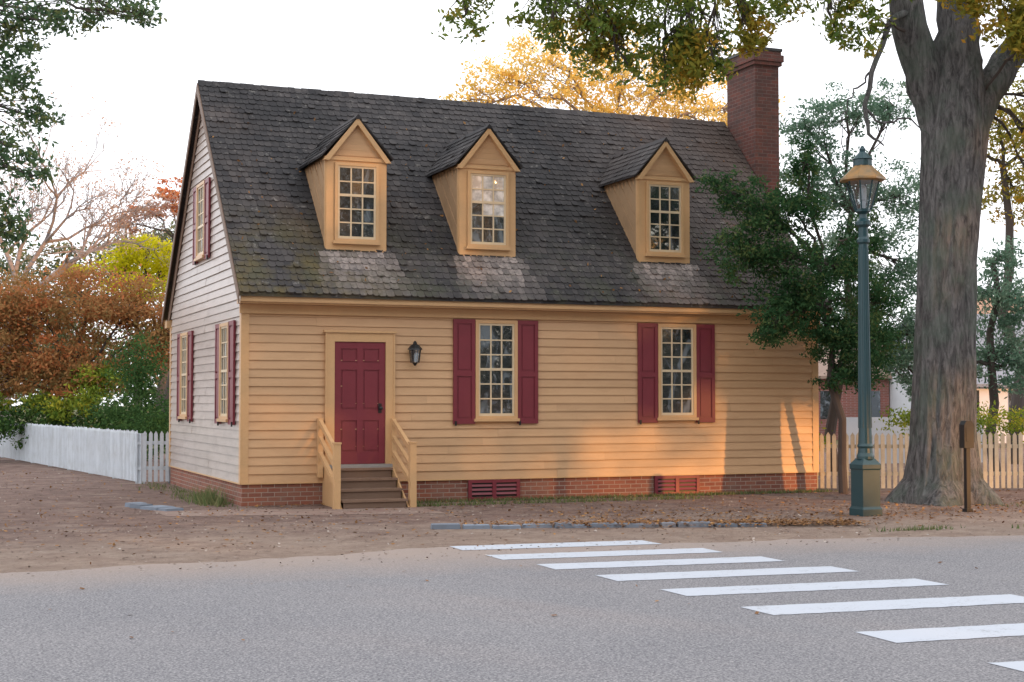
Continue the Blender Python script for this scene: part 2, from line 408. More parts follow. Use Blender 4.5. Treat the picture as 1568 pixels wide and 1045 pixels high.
# roof slab
mb = MB(); th = .07
x0, x1 = -.13, LX+.12
prof = [(EY, EZ-.004), (RY, RZ-.004), (DY-EY, EZ-.004), (DY-EY, EZ-.08), (RY, RZ-.1), (EY, EZ-.08)]
mb.prism([(x0, y, z) for y, z in prof], (x1-x0, 0, 0), 0, .3)
mb.build('roof_deck', [M_ROOF], house)
mb = MB()
for X in (x0-.022, x1+.002):
    for sg in (0, 1):
        pr = [(EY-.01, EZ-.03), (RY, RZ-.03), (RY, RZ-.22), (EY-.01, EZ-.2)]
        if sg: pr = [(DY-y, z) for y, z in pr]
        mb.prism([(X, y, z) for y, z in pr], (.02, 0, 0), 0)
for sg in (0, 1):
    pr = [(EY+.05, EZ-.1), (RY, RZ-.16), (RY, RZ-.36), (EY+.25, EZ-.2)]
    if sg: pr = [(DY-y, z) for y, z in pr]
    for X in (-.05, LX+.03): mb.prism([(X, y, z) for y, z in pr], (.02, 0, 0), 0)
mb.build('rake_boards', [M_BROWN], house)
DC = [2.0, 4.385, 7.88]; DYF = .4
def shingles(mb, org, ud, ul, td, tl, nrm, exp=.155, wid=.125, main=False, clip=None):
    org, ud, td, nrm = map(Vector, (org, ud, td, nrm)); rows = int(tl/exp)+1
    for r in range(rows):
        x = -random.uniform(0, wid)
        t0 = r*exp; rsh = random.uniform(-.1, .1)
        wv = random.uniform(0, 6)
        while x < ul:
            w = wid*random.uniform(.75, 1.2); a = max(x, 0)+.002; b = min(x+w, ul)-.002
            if b-a > .02:
                jt = random.uniform(-.012, .012)+.008*math.sin(x*.9+wv); tb = t0+jt; tt = min(t0+exp+.03, tl); lift = random.uniform(.013, .024)
                if random.random() < .05: lift += .02
                c = min(.028, (b-a)*.28)
                st = 0
                if main:
                    s = t0
                    for dc in DC:
                        hw = .62; dx = abs(org.x+(a+b)/2-dc)
                        tf = (DYF-EY)/cA
                        if dx < hw+.18*(tf-s) and s < tf-.02:
                            st = max(st, (1 if dx < hw-.12 else .5)*random.uniform(.45, 1)*min(1, .25+ s/tf))
                def Q(u, t, n): return org+ud*u+td*t+nrm*n
                top = [Q(a, tt, .004), Q(a, tb+c, lift), Q(a+c, tb, lift), Q(b-c, tb, lift), Q(b, tb+c, lift), Q(b, tt, .004)]
                bot = [Q(a, tb+c, 0), Q(a+c, tb, 0), Q(b-c, tb, 0), Q(b, tb+c, 0)]
                sh = min(1, max(0, random.betavariate(2, 3)+rsh))
                mb.add(top+bot, [(0,1,2,3,4,5), (1,6,7,2), (2,7,8,3), (3,8,9,4), (0,6,1), (4,9,5)], 0, sh, st)
            x += w
mb = MB()
shingles(mb, (x0, EY-.03, EZ-.03), (1,0,0), x1-x0, (0,cA,sA), (RY-EY)/cA+.03, (0,-sA,cA), main=True)
mb.build('roof_shingles', [M_ROOF], house)
mb = MB()
shingles(mb, (x0, DY-EY+.03, EZ-.03), (1,0,0), x1-x0, (0,-cA,sA), (RY-EY)/cA+.03, (0,sA,cA), exp=.3, wid=.25)
mb.build('rear_roof_shingles', [M_ROOF], house)
mb = MB(); x = x0
while x < x1:
    e = min(x+.13, x1); h = random.uniform(0, .014)
    mb.prism([(x, RY-.10, RZ-.09+h), (x, RY, RZ+.025+h), (x, RY+.10, RZ-.09+h), (x, RY, RZ+.005)], (e-x-.003, 0, 0)); x = e
mb.build('ridge_cap', [M_ROOF], house)

def window(P, s0, s1, z0, z1, cols, rows, name, meet=None, case=.055, shades=None, sill=True):
    """s0..s1,z0..z1 is the outside of the casing"""
    mb = MB()
    mb.hexa(P, s0, s0+case, .004, .075, z0, z1, 0, .1); mb.hexa(P, s1-case, s1, .004, .075, z0, z1, 0, .1)
    mb.hexa(P, s0+case, s1-case, .004, .073, z1-case, z1, 0, .1); mb.hexa(P, s0+case, s1-case, .004, .073, z0, z0+case*.8, 0, .1)
    if sill: mb.hexa(P, s0-.03, s1+.03, .006, .105, z0-.05, z0-.001, 0, .3)
    a, b, c, d = s0+case, s1-case, z0+case*.8, z1-case
    st = .034
    mb.hexa(P, a, a+st, .030, .056, c, d, 1, .1); mb.hexa(P, b-st, b, .030, .056, c, d, 1, .1)
    mb.hexa(P, a+st, b-st, .030, .055, c, c+st*1.3, 1, .1); mb.hexa(P, a+st, b-st, .030, .055, d-st, d, 1, .1)
    ga, gb, gc, gd = a+st, b-st, c+st*1.3, d-st
    cw = (gb-ga)/cols; rh = (gd-gc)/rows
    for i in range(1, cols): mb.hexa(P, ga+i*cw-.012, ga+i*cw+.012, .031, .050, gc, gd, 1, .1)
    for j in range(1, rows):
        hh = .022 if j == meet else .011; oo = .058 if j == meet else .048
        mb.hexa(P, ga, gb, .0305, oo, gc+j*rh-hh, gc+j*rh+hh, 1, .1)
    for i in range(cols):
        for j in range(rows):
            k = 3 if shades and shades(i, j) else 2
            tw = random.uniform(-.003, .003); tv = random.uniform(-.003, .003)
            mb.add([P(ga+i*cw, .036+tw, gc+j*rh), P(ga+(i+1)*cw, .036-tw+tv, gc+j*rh), P(ga+(i+1)*cw, .036-tw, gc+(j+1)*rh), P(ga+i*cw, .036+tw-tv, gc+(j+1)*rh)], [(0,1,2,3)], k)
    mb.build(name, [M_TRIM, M_SASH, M_GLASS, M_SHADE], house)
def shutter(P, s0, s1, z0, z1, name='shutter'):
    mb = MB(); mb.hexa(P, s0+.01, s1-.01, .03, .045, z0+.01, z1-.01, 0, .5)
    w = .062; zm = z0+(z1-z0)*.48
    mb.hexa(P, s0, s0+w, .028, .066, z0, z1, 0, .2); mb.hexa(P, s1-w, s1, .028, .066, z0, z1, 0, .3)
    for za, zb in ((z0, z0+.085), (zm-.045, zm+.045), (z1-.075, z1)): mb.hexa(P, s0+w, s1-w, .028, .064, za, zb, 0, .2)
    for za, zb in ((z0+.085, zm-.045), (zm+.045, z1-.075)): mb.hexa(P, s0+w+.03, s1-w-.03, .04, .056, za+.03, zb-.03, 0, .1)
    mb.hexa(P, s0+.02, s0+.05, .066, .09, z0-.03, z0+.05, 1, .1)
    mb.build(name, [M_RED, M_BLACK], house)
for a, b in ((4.0, 4.775), (7.515, 8.29)):
    window(front, a, b, 1.40, 3.09, 3, 6, 'window', 3)
    shutter(front, a-.40, a-.005, 1.31, 3.10); shutter(front, b+.005, b+.39, 1.31, 3.10)
for a, b in ((.85, 1.60), (4.8, 5.6)):
    window(left, a, b, 1.40, 3.02, 3, 6, 'gable_window', 3)
    shutter(left, a-.42, a-.005, 1.31, 3.03); shutter(left, b+.005, b+.42, 1.31, 3.03)
window(left, 3.15, 3.95, 4.35, 5.72, 3, 5, 'attic_window', 2)
shutter(left, 2.75, 3.145, 4.27, 5.72); shutter(left, 3.955, 4.35, 4.27, 5.72)

# door
mb = MB(); a, b, c, d = 1.52, 2.39, .66, 2.68
mb.hexa(front, a-.15, a-.005, .004, .07, .60, 2.83, 1, .1); mb.hexa(front, b+.005, b+.15, .004, .07, .60, 2.83, 1, .1)
mb.hexa(front, a-.005, b+.005, .004, .068, d+.005, 2.83, 1, .1); mb.hexa(front, a-.19, b+.19, .004, .10, 2.832, 2.87, 1, .2)
mb.hexa(front, a-.165, a-.135, .07, .085, .6, 2.83, 1, .3); mb.hexa(front, b+.135, b+.165, .07, .085, .6, 2.83, 1, .3)
mb.hexa(front, a-.002, b+.002, .01, .028, c, d, 0, .6)
stl = .105; mid = (a+b)/2
for s in ((a, a+stl), (mid-.05, mid+.05), (b-stl, b)): mb.hexa(front, s[0], s[1], .02, .046, c, d, 0, .1)
rails = [(c, c+.2), (c+.72, c+.90), (c+1.56, c+1.67), (d-.11, d)]
for z0, z1 in rails: mb.hexa(front, a+.001, b-.001, .02, .044, z0, z1, 0, .15)
for z0, z1 in zip([r[1] for r in rails[:-1]], [r[0] for r in rails[1:]]):
    for s in ((a+stl, mid-.05), (mid+.05, b-stl)): mb.hexa(front, s[0]+.03, s[1]-.03, .02, .039, z0+.03, z1-.03, 0, .2)
mb.hexa(front, a-.1, b+.1, .0, .16, .60, .655, 3, .3)
mb.tube([(b-.09, -.046, 1.58), (b-.09, -.10, 1.58)], [.012, .012], 8, 2)
mb.lathe(b-.09, -.115, [(.005,1.55),(.028,1.56),(.034,1.58),(.028,1.60),(.005,1.61)], 12, 2)
mb.hexa(front, b-.12, b-.06, .046, .052, 1.50, 1.66, 2)
mb.build('front_door', [M_RED, M_TRIM, M_BLACK, M_CONC], house)
# steps
mb = MB(); n = 4
for i in range(n):
    zt = .155*(i+1)-.02; y1 = -1.12+i*.27
    mb.box(1.36, 2.44, y1-.03, y1+.30, zt-.035, zt, 0); mb.box(1.38, 2.42, y1, y1+.02, zt-.155, zt-.036, 2, .9)
mb.prism([(1.33,-1.15,0),(1.33,-.02,0),(1.33,-.02,.60),(1.33,-.30,.60)], (.028,0,0), 1)
mb.prism([(2.442,-1.15,0),(2.442,-.02,0),(2.442,-.02,.60),(2.442,-.30,.60)], (.028,0,0), 1)
for x in (1.22, 2.475):
    mb.box(x, x+.105, -1.16, -1.055, 0, 1.02, 1, .1); mb.box(x-.01, x+.115, -1.17, -1.045, 1.021, 1.05, 1, .1)
    mb.box(x+.01, x+.095, -.12, -.028, .45, 1.42, 1, .2)
    for z0, z1, w in ((.92, 1.36, .045), (.40, .84, .04), (.66, 1.10, .03)):
        mb.prism([(x+.02,-1.055,z0-w),(x+.02,-.10,z1-w),(x+.02,-.10,z1+w),(x+.02,-1.055,z0+w)], (.06,0,0), 1, .15)
mb.build('entry_steps', [M_STEP, M_TRIM, M_BROWN], house)
# basement vents
for a, b in ((3.88, 4.83), (7.45, 8.36)):
    mb = MB(); mb.hexa(front, a, b, .002, .02, .02, .365, 1, .5)
    for s in ((a, a+.06), ((a+b)/2-.035, (a+b)/2+.035), (b-.06, b)): mb.hexa(front, s[0], s[1], .01, .05, .01, .352, 0, .1)
    mb.hexa(front, a+.001, b-.001, .01, .048, .30, .351, 0, .1); mb.hexa(front, a+.001, b-.001, .01, .048, .012, .06, 0, .1)
    for i in range(3):
        z = .092+i*.07; mb.prism([(a+.05,-.022,z+.03),(a+.05,-.040,z),(a+.05,-.045,z+.006),(a+.05,-.026,z+.042)], (b-a-.1,0,0), 0, .1)
    mb.build('foundation_vent', [M_RED, M_BLACK], house)
# wall lantern
mb = MB(); cx = 2.88
mb.hexa(front, cx-.045, cx+.045, .02, .04, 2.38, 2.62, 0)
mb.tube([(cx,-.04,2.6),(cx,-.12,2.68),(cx,-.15,2.66)], [.01,.01,.01], 6, 0)
mb.lathe(cx,-.15, [(.012,2.29),(.03,2.32),(.055,2.345)], 8, 0, .39)
mb.lathe(cx,-.15, [(.07,2.35),(.10,2.56)], 8, 1, .39)
mb.lathe(cx,-.15, [(.125,2.56),(.12,2.58),(.07,2.64),(.035,2.66),(.035,2.68),(.01,2.71)], 8, 0, .39)
for k in range(4):
    th = k*math.pi/2+.78; mb.tube([(cx+.072*math.cos(th),-.15+.072*math.sin(th),2.345),(cx+.105*math.cos(th),-.15+.105*math.sin(th),2.57)], [.011,.011], 4, 0)
mb.lathe(cx,-.15, [(.02,2.36),(.02,2.47),(.005,2.5)], 8, 2)
mb.build('wall_lantern', [M_BLACK, M_LGL, M_WHITE], house)
# dormers
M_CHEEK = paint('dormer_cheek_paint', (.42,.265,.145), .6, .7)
for i, c in enumerate(DC):
    mb = MB(); hw = .515; ze = 5.83; zp = 6.47; zb = 4.20
    body = [(c-hw, DYF, zb), (c+hw, DYF, zb), (c+hw, DYF, ze), (c, DYF, zp), (c-hw, DYF, ze)]
    mb.prism(body, (0, 2.2, 0), 0, .2)
    for sg in (-1, 1):
        X = c+sg*hw
        k = 0
        while True:   # cheek boards run parallel to the roof slope
            zc = zb-1.6+k*.17
            ya = DYF+.06
            if zc > ze-.05: break
            yb = min(DYF+(ze-zc-.17)/TA, 2.3)
            if yb > ya+.03 and zc+(yb-DYF)*TA > 4.0:
                off = .004+.010*(k % 2)
                quad = [(X+sg*off, ya, zc+(ya-DYF)*TA), (X+sg*off, yb, zc+(yb-DYF)*TA), (X+sg*off, yb, zc+.168+(yb-DYF)*TA), (X+sg*off, ya, zc+.168+(ya-DYF)*TA)]
                mb.prism(quad, (-sg*off*.9, 0, 0), 2)
            k += 1
        mb.box(min(X, X+sg*.024), max(X, X+sg*.024), DYF-.01, DYF+.07, zb, ze, 1, .1)
    P = lambda s, o, z: (c+s, DYF-o, z)
    z = ze+.03
    while z < zp-.06:
        w = (zp-z-.1)/(zp-ze)*hw
        if w > .03: mb.hexa(P, -w-.02, w+.02, .003, .012, z, z+.098, 0)
        z += .1
    mb.hexa(P, -hw-.01, -hw+.125, .001, .03, zb, ze-.05, 1, .1); mb.hexa(P, hw-.125, hw+.01, .001, .03, zb, ze-.05, 1, .1)
    mb.hexa(P, -hw-.05, hw+.05, .001, .055, ze-.06, ze-.001, 1, .1); mb.hexa(P, -hw+.125, hw-.125, .001, .028, zb, zb+.20, 1, .1)
    mb.hexa(P, -hw+.125, hw-.125, .001, .028, ze-.13, ze-.06, 1, .1)
    for sg in (-1, 1):
        mb.prism([(c+sg*(hw+.08), DYF-.001, ze-.07), (c, DYF-.001, zp+.035), (c, DYF-.001, zp-.08), (c+sg*(hw-.02), DYF-.001, ze-.075)], (0, -.105, 0), 1, .1)
    mb.build('dormer_body', [M_SIDE, M_TRIM, M_CHEEK], house)
    mb = MB(); ew = hw+.11
    sl = math.atan((zp-ze+.06)/ew) ; zpk = zp+.06
    for sg in (-1, 1):
        tl = ew/math.cos(sl); n = (sg*math.sin(sl), 0, math.cos(sl))
        org = Vector((c+sg*ew, DYF-.11, zpk-ew*math.tan(sl)))
        td = (-sg*math.cos(sl), 0, math.sin(sl))
        mb.prism([(c+sg*ew, DYF-.10, org.z), (c, DYF-.10, zpk), (c, DYF-.10, zpk-.02), (c+sg*ew, DYF-.10, org.z-.02)], (0, 2.5, 0), 0, .1)
        shingles(mb, org, (0,1,0), 2.4, td, tl, n, exp=.14, wid=.11)
    mb.prism([(c-.07, DYF-.12, zpk-.05), (c, DYF-.12, zpk+.035), (c+.07, DYF-.12, zpk-.05)], (0, 2.3, 0), 0, .2)
    mb.build('dormer_roof', [M_ROOF], house)
    sh = (lambda i, j: j >= 3 or (j == 2 and i > 0)) if i == 1 else None
    D = (lambda s, o, z: (s, DYF-.006-o, z))
    window(D, c-hw+.13, c+hw-.13, 4.40, 5.73, 3, 5, 'dormer_window', 3, case=.05, shades=sh)
# chimney
mb = MB(); mb.box(11.04, 11.60, 2.34, 3.48, -.1, 8.62); mb.box(10.99, 11.65, 2.29, 3.53, 8.62, 8.70); mb.box(10.96, 11.68, 2.26, 3.56, 8.70, 8.84); mb.box(11.0, 11.64, 2.30, 3.52, 8.84, 8.92)
mb.box(11.04, 11.72, 1.9, 3.9, -.1, 4.6); mb.build('chimney', [M_CHIM], house)
mb = MB(); mb.box(10.98, 11.66, 2.28, 3.54, 8.922, 8.98); mb.build('chimney_cap', [M_BLACK], house)

# ------------------------------------------------------------ fences
def picket(name, pts, h=1.05, mat=M_WHITE, sp=.115, w=.075, base=.04, side=1):
    mb = MB()
    for a, b in zip(pts[:-1], pts[1:]):
        a = Vector((*a, 0)); b = Vector((*b, 0)); L = (b-a).length; d = (b-a)/L; nn = Vector((d.y, -d.x, 0))*side
        P = lambda s, o, z: tuple(a+d*s+nn*o+Vector((0, 0, z)))
        t = .02
        while t < L-w:
            hh = h+random.uniform(-.015, .015); l = random.uniform(-.008, .008)
            poly = [P(t, 0, base), P(t+w, 0, base), P(t+w+l, 0, hh-.06), P(t+w/2+l, 0, hh), P(t+l, 0, hh-.06)]
            mb.prism(poly, nn*.02, 0); t += sp
        for z in (.28, .80): mb.hexa(P, 0, L, -.045, -.002, z, z+.07, 0)
        t = 0
        while t <= L+.01:
            mb.hexa(P, t-.045, t+.045, -.14, -.047, 0, h-.05, 0); t += L/max(1, round(L/2.4))
    return mb.build(name, [mat])
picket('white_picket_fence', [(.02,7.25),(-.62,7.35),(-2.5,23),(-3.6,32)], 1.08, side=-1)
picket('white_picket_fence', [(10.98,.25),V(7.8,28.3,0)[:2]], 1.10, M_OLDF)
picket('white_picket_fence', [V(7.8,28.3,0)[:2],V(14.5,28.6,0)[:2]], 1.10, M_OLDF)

# ------------------------------------------------------------ street lamp
x, y, _ = V(5.27, 22.2, 0)
def sq(mb, prof, m=0, rot=math.pi/4):
    mb.lathe(x, y, [(r*1.4142, z) for r, z in prof], 4, m, rot)
lamp = empty('street_lamp')
mb = MB(); sq(mb, [(.172,0),(.172,.10),(.16,.12),(.152,.14),(.152,.68),(.165,.70),(.165,.76),(.12,.82),(.10,.85)])
mb.lathe(x, y, [(.13,.84),(.13,.88),(.11,.93),(.105,1.0),(.12,1.03),(.105,1.07),(.094,1.3),(.070,4.05),(.095,4.08),(.095,4.12),(.072,4.16),(.072,4.30),(.11,4.34),(.11,4.39),(.065,4.44),(.05,4.52)], 20)
for k in range(10):
    th = k*math.pi/5; mb.tube([(x+.090*math.cos(th), y+.090*math.sin(th), 1.3), (x+.068*math.cos(th), y+.068*math.sin(th), 4.0)], [.012,.008], 5)
mb.build('post', [M_GREEN], lamp)
mb = MB()
mb.lathe(x, y, [(.05,4.50),(.12,4.54),(.12,4.58)], 8, 0)
mb.lathe(x, y, [(.12,4.58),(.25,5.02)], 8, 1)
for k in range(8):
    th = k*math.pi/4; mb.tube([(x+.12*math.cos(th), y+.12*math.sin(th), 4.57), (x+.255*math.cos(th), y+.255*math.sin(th), 5.03)], [.012,.012], 5, 0)
mb.lathe(x, y, [(.28,4.99),(.345,5.01),(.34,5.04),(.20,5.17),(.13,5.24)], 8, 2)
mb.lathe(x, y, [(.14,5.23),(.14,5.32),(.16,5.33),(.11,5.38),(.06,5.43),(.04,5.45),(.05,5.48),(.015,5.54)], 12, 0)
mb.lathe(x, y, [(.04,4.58),(.04,4.70),(.055,4.72),(.055,4.9),(.02,4.95)], 12, 3)
mb.build('lantern_head', [M_GREEN, M_LGL, M_COPPER, M_WHITE], lamp)
# small black post
x, y, _ = V(7.0, 22.9, 0)
mb = MB(); mb.box(x-.035, x+.035, y-.035, y+.035, 0, 1.0); mb.box(x-.055, x+.055, y-.055, y+.055, 0, .05)
mb.prism([(x-.09,y-.06,.98),(x+.09,y-.06,.98),(x+.09,y-.06,1.34),(x+.05,y-.06,1.40),(x-.05,y-.06,1.40),(x-.09,y-.06,1.34)], (0,.12,0)); mb.box(x-.06, x+.06, y-.066, y-.061, 1.08, 1.3, 0)
mb.build('black_bollard_post', [M_BLACK])

# ------------------------------------------------------------ trees
def rag(pts, n):
    pts = np.array(pts, float); t = np.linspace(0, 1, len(pts)); q = np.linspace(0, 1, n)
    return np.stack([np.interp(q, t, pts[:, i]) for i in range(pts.shape[1])], 1)
oak = empty('oak_tree')
mb = MB()
tp = [V(7.27,25.1,-.1), V(7.27,25.1,.12), V(7.27,25.1,.4), V(7.27,25.1,1.1), V(7.30,25.1,2.5), V(7.35,25.1,4), V(7.42,25.1,5.2), V(7.5,25.1,6.2), V(7.55,25.1,7.0), V(7.6,25.15,7.9)]
tr = [.92,.82,.62,.53,.49,.47,.49,.53,.46,.34]
pp = rag([(*p, r) for p, r in zip(tp, tr)], 110)
ph = [random.uniform(0, 6.28) for _ in range(8)]
def barkfn(th, p):
    b = 1+.05*math.sin(3*th+ph[0]+p.z*.3)+.035*math.sin(7*th+ph[1]-p.z*.5)+.022*math.sin(17*th+ph[2]+math.sin(p.z*2))+.018*math.sin(29*th+ph[3]+p.z*1.5+math.sin(p.z*5))
    if p.z < 1.2: b += .16*(1-p.z/1.2)**2*math.sin(5*th+ph[4])
    return b
mb.tube([p[:3] for p in pp], [p[3] for p in pp], 96, 0, .5, barkfn)
limbs = [([V(7.4,25.1,6.0),V(7.1,25.1,7.0),V(6.8,25,7.9),V(6.6,24.9,9),V(5.6,24.5,11)], [.33,.32,.30,.26,.2]),
         ([V(7.6,25.1,6.0),V(8.05,25.2,6.9),V(8.55,25.4,7.6),V(9.4,25.5,8.6),V(11,25.6,10.5)], [.33,.27,.25,.23,.18]),
         ([V(7.55,25.1,7.2),V(7.6,25.1,8.5),V(7.7,25,10),V(7.5,25,13)], [.40,.32,.28,.15]),
         ([V(6.8,24.9,8.6),V(5.0,24.3,9.3),V(3.0,23.8,9.4),V(1.0,23.4,9.0),V(-.8,23.2,8.6)], [.2,.16,.12,.08,.03]),
         ([V(6.2,24.7,9.6),V(4.0,25.5,10.2),V(2.0,26,10),V(.3,26.5,9.2)], [.15,.1,.07,.03]),
         ([V(6.75,24.9,8.3),V(6.25,24.4,8.0),V(5.95,24,7.3),V(5.72,24,6.5),V(5.8,24,6.05),V(6.05,24,5.85)], [.07,.055,.045,.04,.03,.012]),
         ([V(5.72,24,6.45),V(6.0,24,6.25),V(6.5,24,6.3),V(6.8,24,6.0)], [.025,.02,.015,.006]),
         ([V(5.9,24,7.1),V(5.5,24,6.7),V(5.35,24,6.2)], [.02,.014,.006])]
for pts, r in limbs:
    q = rag([(*p, rr) for p, rr in zip(pts, r)], 16)
    q[1:-1, :3] += R.normal(size=(14, 3))*.02
    mb.tube([a[:3] for a in q], [a[3] for a in q], 24 if r[0] > .3 else 8, 0, .5, barkfn if r[0] > .3 else None)
mb.build('trunk', [M_BARK], oak, True)
att = [p for pts, r in limbs[:5] for p in pts[1:]]
ob = [(-.75,24,8.0,.40,.42),(-.45,24,8.35,.4,.25),(.4,24,8.3,.6,.45),(1.1,23.6,7.85,.6,.6),(.6,23.6,7.7,.35,.3),(1.7,24,8.1,.7,.6),(1.4,24.3,7.35,.4,.35),(2.5,24,7.6,.6,.6),(2.2,23.5,8.3,.8,.5),(3.1,24.2,7.8,.6,.6),(3.9,24,8.1,.65,.5),(2.5,24,6.95,.35,.3),(3.3,24,7.2,.35,.35),(4.5,24,8.3,.6,.35),(1.9,24,7.2,.35,.3),
      (5.5,24,8.2,.5,.5),(5.8,23.8,7.7,.4,.4),(6.2,23.9,8.6,.5,.4),(5.3,24,7.7,.3,.3),
      (0,24,10,1.4,.9),(2.5,24,10.3,1.8,1),(5,24.5,11,1.8,1.2),(7,25,13,2.2,1.6),(9.5,25.5,12,2,1.5)]
ob = [(*V(a, b, c), d, e) for a, b, c, d, e in ob]
P_, H_, CC = cloud(ob, 36000, 24, .20)
tw = MB(); branches(tw, att, CC, ob, .035, .012, 0, 2)
leafobj('foliage', P_, .12, H_, L_OAK, oak)
o2 = [(7.4,23.8,8.3,.5,.35),(8.1,23.8,8.0,.6,.5),(8.7,24,8.0,.6,.55),(8.8,23.6,7.45,.5,.4),(8.2,23.5,7.5,.45,.4),(2.9,24,7.3,.5,.6),(1.4,24.2,7.8,.5,.5),(3.9,24,7.7,.4,.4),(9.1,25,6.7,.45,.5),(9.0,25.2,6.0,.4,.4),(9.5,25.4,5.6,.4,.5),(9.0,25.4,5.2,.3,.25),(9.2,24.8,8.4,.7,.5),(9.3,24.8,7.4,.4,.4)]
o2 = [(*V(a, b, c), d, e) for a, b, c, d, e in o2]
P_, H_, CC = cloud(o2, 14000, 20, .22); branches(tw, att, CC, o2, .03, .012, 0, 2)
leafobj('turning_foliage', P_, .12, H_, L_OAKO, oak)
tw.build('twigs', [M_TWIG], oak)

def tree(name, base, top, r0, blobs, n, leaf, mat, sub=16, sig=.22, twig=M_TWIG, br=.06, up=0):
    e = empty(name); mb = MB(); B = V(*base); T = V(*top)
    pts = curve(B, T, 6, .03); mb.tube(pts, np.linspace(r0, r0*.45, 7), 10)
    bl = [(*V(a, b, c), d, f) for a, b, c, d, f in blobs]
    P_, H_, CC = cloud(bl, n, sub, sig)
    branches(mb, pts[2:], CC, bl, br, br*.3, 0, 2)
    mb.build('trunk_and_branches', [twig], e); leafobj('foliage', P_, leaf, H_, mat, e)
    return e
tree('holly_tree', (6.1,27.4,-.1), (5.6,27.0,4.2), .09,
     [(3.75,26.2,5.45,.42,.35),(4.35,26.3,5.1,.65,.6),(4.0,26.2,4.3,.5,.5),(4.75,26.4,4.2,.7,.7),(5.2,26.5,3.5,.6,.6),(4.7,26.3,3.1,.5,.5),(5.1,26.6,5.2,.55,.55),(5.6,27,2.9,.55,.5),(6.2,27,3.0,.6,.6),(6.0,27,4.1,.65,.6),(6.4,27.2,2.3,.5,.45),(5.9,27,2.2,.4,.35),(4.5,25.9,3.0,.35,.3),(5.3,26.6,6.0,.3,.45),(6.8,27.6,3.6,.5,.5),(6.9,27.8,2.8,.5,.45),(6.5,27.5,4.8,.4,.45)],
     38000, .078, L_HOLLY, 32, .19, br=.035)
tree('pale_green_tree', (7.4,34,-.1), (7.8,34,6), .14,
     [(6.8,34,8.0,.8,.7),(7.7,34,8.4,.9,.6),(8.8,34,8.5,.7,.6),(6.6,33.6,6.5,.9,.8),(7.7,34,6.8,1.1,.9),(8.9,34,6.4,.9,.8),(7.7,34,5.2,1.2,.9),(8.9,34,4.9,.9,.8),(8.6,34,3.7,1.1,.8),(9.2,34,3.2,.7,.8),(7.6,34,3.4,1.0,.8),(8.5,34,2.6,.9,.6),(9.3,34,2.2,.6,.5),(7,34,4.4,.8,.8)],
     33000, .10, L_PALE, 32, .17, br=.05)
tree('garden_tree', (11.7,36,-.1), (11.7,36,5), .14, [(11.8,36,2.9,1,.8),(11.4,36,4.3,.7,.8),(12.4,36,4.0,.9,.8),(12.8,36,2.4,.9,.7),(10.9,36,2.6,.6,.5),(11.9,36,5.2,.6,.4)], 9000, .12, L_PALE, 20, .22)
tree('autumn_tree', (13.5,40,-.1), (13.3,40,8), .2, [(13.2,40,9.3,1.3,1.1),(13.6,40,7.3,1.0,.8),(14.5,40,8.5,1.4,1.4),(12.4,40,8.6,.5,.8)], 8000, .14, L_OAKO, 22, .25)
tree('yellow_tree', (3,45,-.1), (3.2,45,9.5), .3,
     [(-1.3,45,10.9,.8,.7),(-.2,45,11.4,1.2,1.1),(1.3,45,11.9,1.6,1.3),(3.3,45,11.6,1.9,1.5),(5.4,45,11.5,1.8,1.4),(2.4,45,10,2.2,1.2),(5.8,45,10,1.8,1.3),(7.2,45,10.4,1.0,1.2),(0,45,9.8,1.4,.9)], 22000, .14, L_YEL, 44, .15, twig=M_PALETWIG, br=.06)
# left side
tree('elm_tree', (-8.9,18,-.1), (-8.2,18,6.5), .3,
     [(-6.1,18,6.25,.5,.45),(-5.6,18,6.35,.5,.3),(-4.9,18,6.5,.45,.22),(-4.55,18,6.45,.3,.2),(-6.1,18,5.6,.35,.4),(-5.8,18,5.15,.28,.3),(-6.15,18,4.8,.4,.35),(-5.85,18,4.45,.25,.25),(-6.3,18,4.0,.35,.5),(-6.1,18,3.75,.25,.25),(-7.2,18,6,.9,1.2),(-7.5,18,8,1.4,1.2),(-5.8,18.3,7.4,1.2,.5),(-7.2,18,4.4,.7,.8)], 22000, .085, L_LEFT, 28, .21, br=.03)
tree('crape_myrtle_tree', (-12.7,42,-.1), (-12.4,42,2.2), .14,
     [(-13.5,42,4.3,1.4,.9),(-11.9,42,4.5,1.4,1.0),(-10.5,42,4.3,1.1,.9),(-14.6,42,3.7,1.4,1.2),(-12.5,42,3.0,1.2,.9),(-13.6,41.5,2.6,1.1,.8),(-10.6,42,3.1,1.0,.9),(-11.5,41.5,2.4,.9,.6),(-15.6,42,4.2,1.5,1.4),(-9.6,42,3.6,1,1),(-14.6,41.6,2.3,1.0,.8),(-12.6,41.4,2.1,.8,.5)], 42000, .13, L_RUST, 36, .21, br=.05)
tree('lemon_yellow_tree', (-15.2,60,-.1), (-15.2,60,5), .2, [(-15.8,60,7.3,1.1,.5),(-14.7,60,7.8,1.2,.7),(-13.8,60,7.3,1,.7),(-17.5,60,7.0,.8,.3),(-14.5,60,6.3,1.8,.8)], 7500, .18, L_LEMON, 20, .24)
tree('dark_garden_tree', (-17,72,-.1), (-17,72,6), .3, [(-20,72,8.3,2.2,1.2),(-17,72,8.8,2.4,1.4),(-14.5,72,9.0,2.2,1.4),(-23,72,8,2.4,1.2),(-24.5,72,5,2.4,2),(-21,72,5.5,2.4,2)], 14000, .26, L_FAR, 24, .24)
tree('orange_tree', (-13.5,58,-.1), (-13.2,58,8), .15, [(-13.3,58,9.9,.7,.5),(-12.9,58,9.3,.6,.5),(-14.2,58,9.1,.8,.4),(-15.2,58,8.6,.7,.4)], 2000, .18, L_ORNG, 16, .22, br=.04)
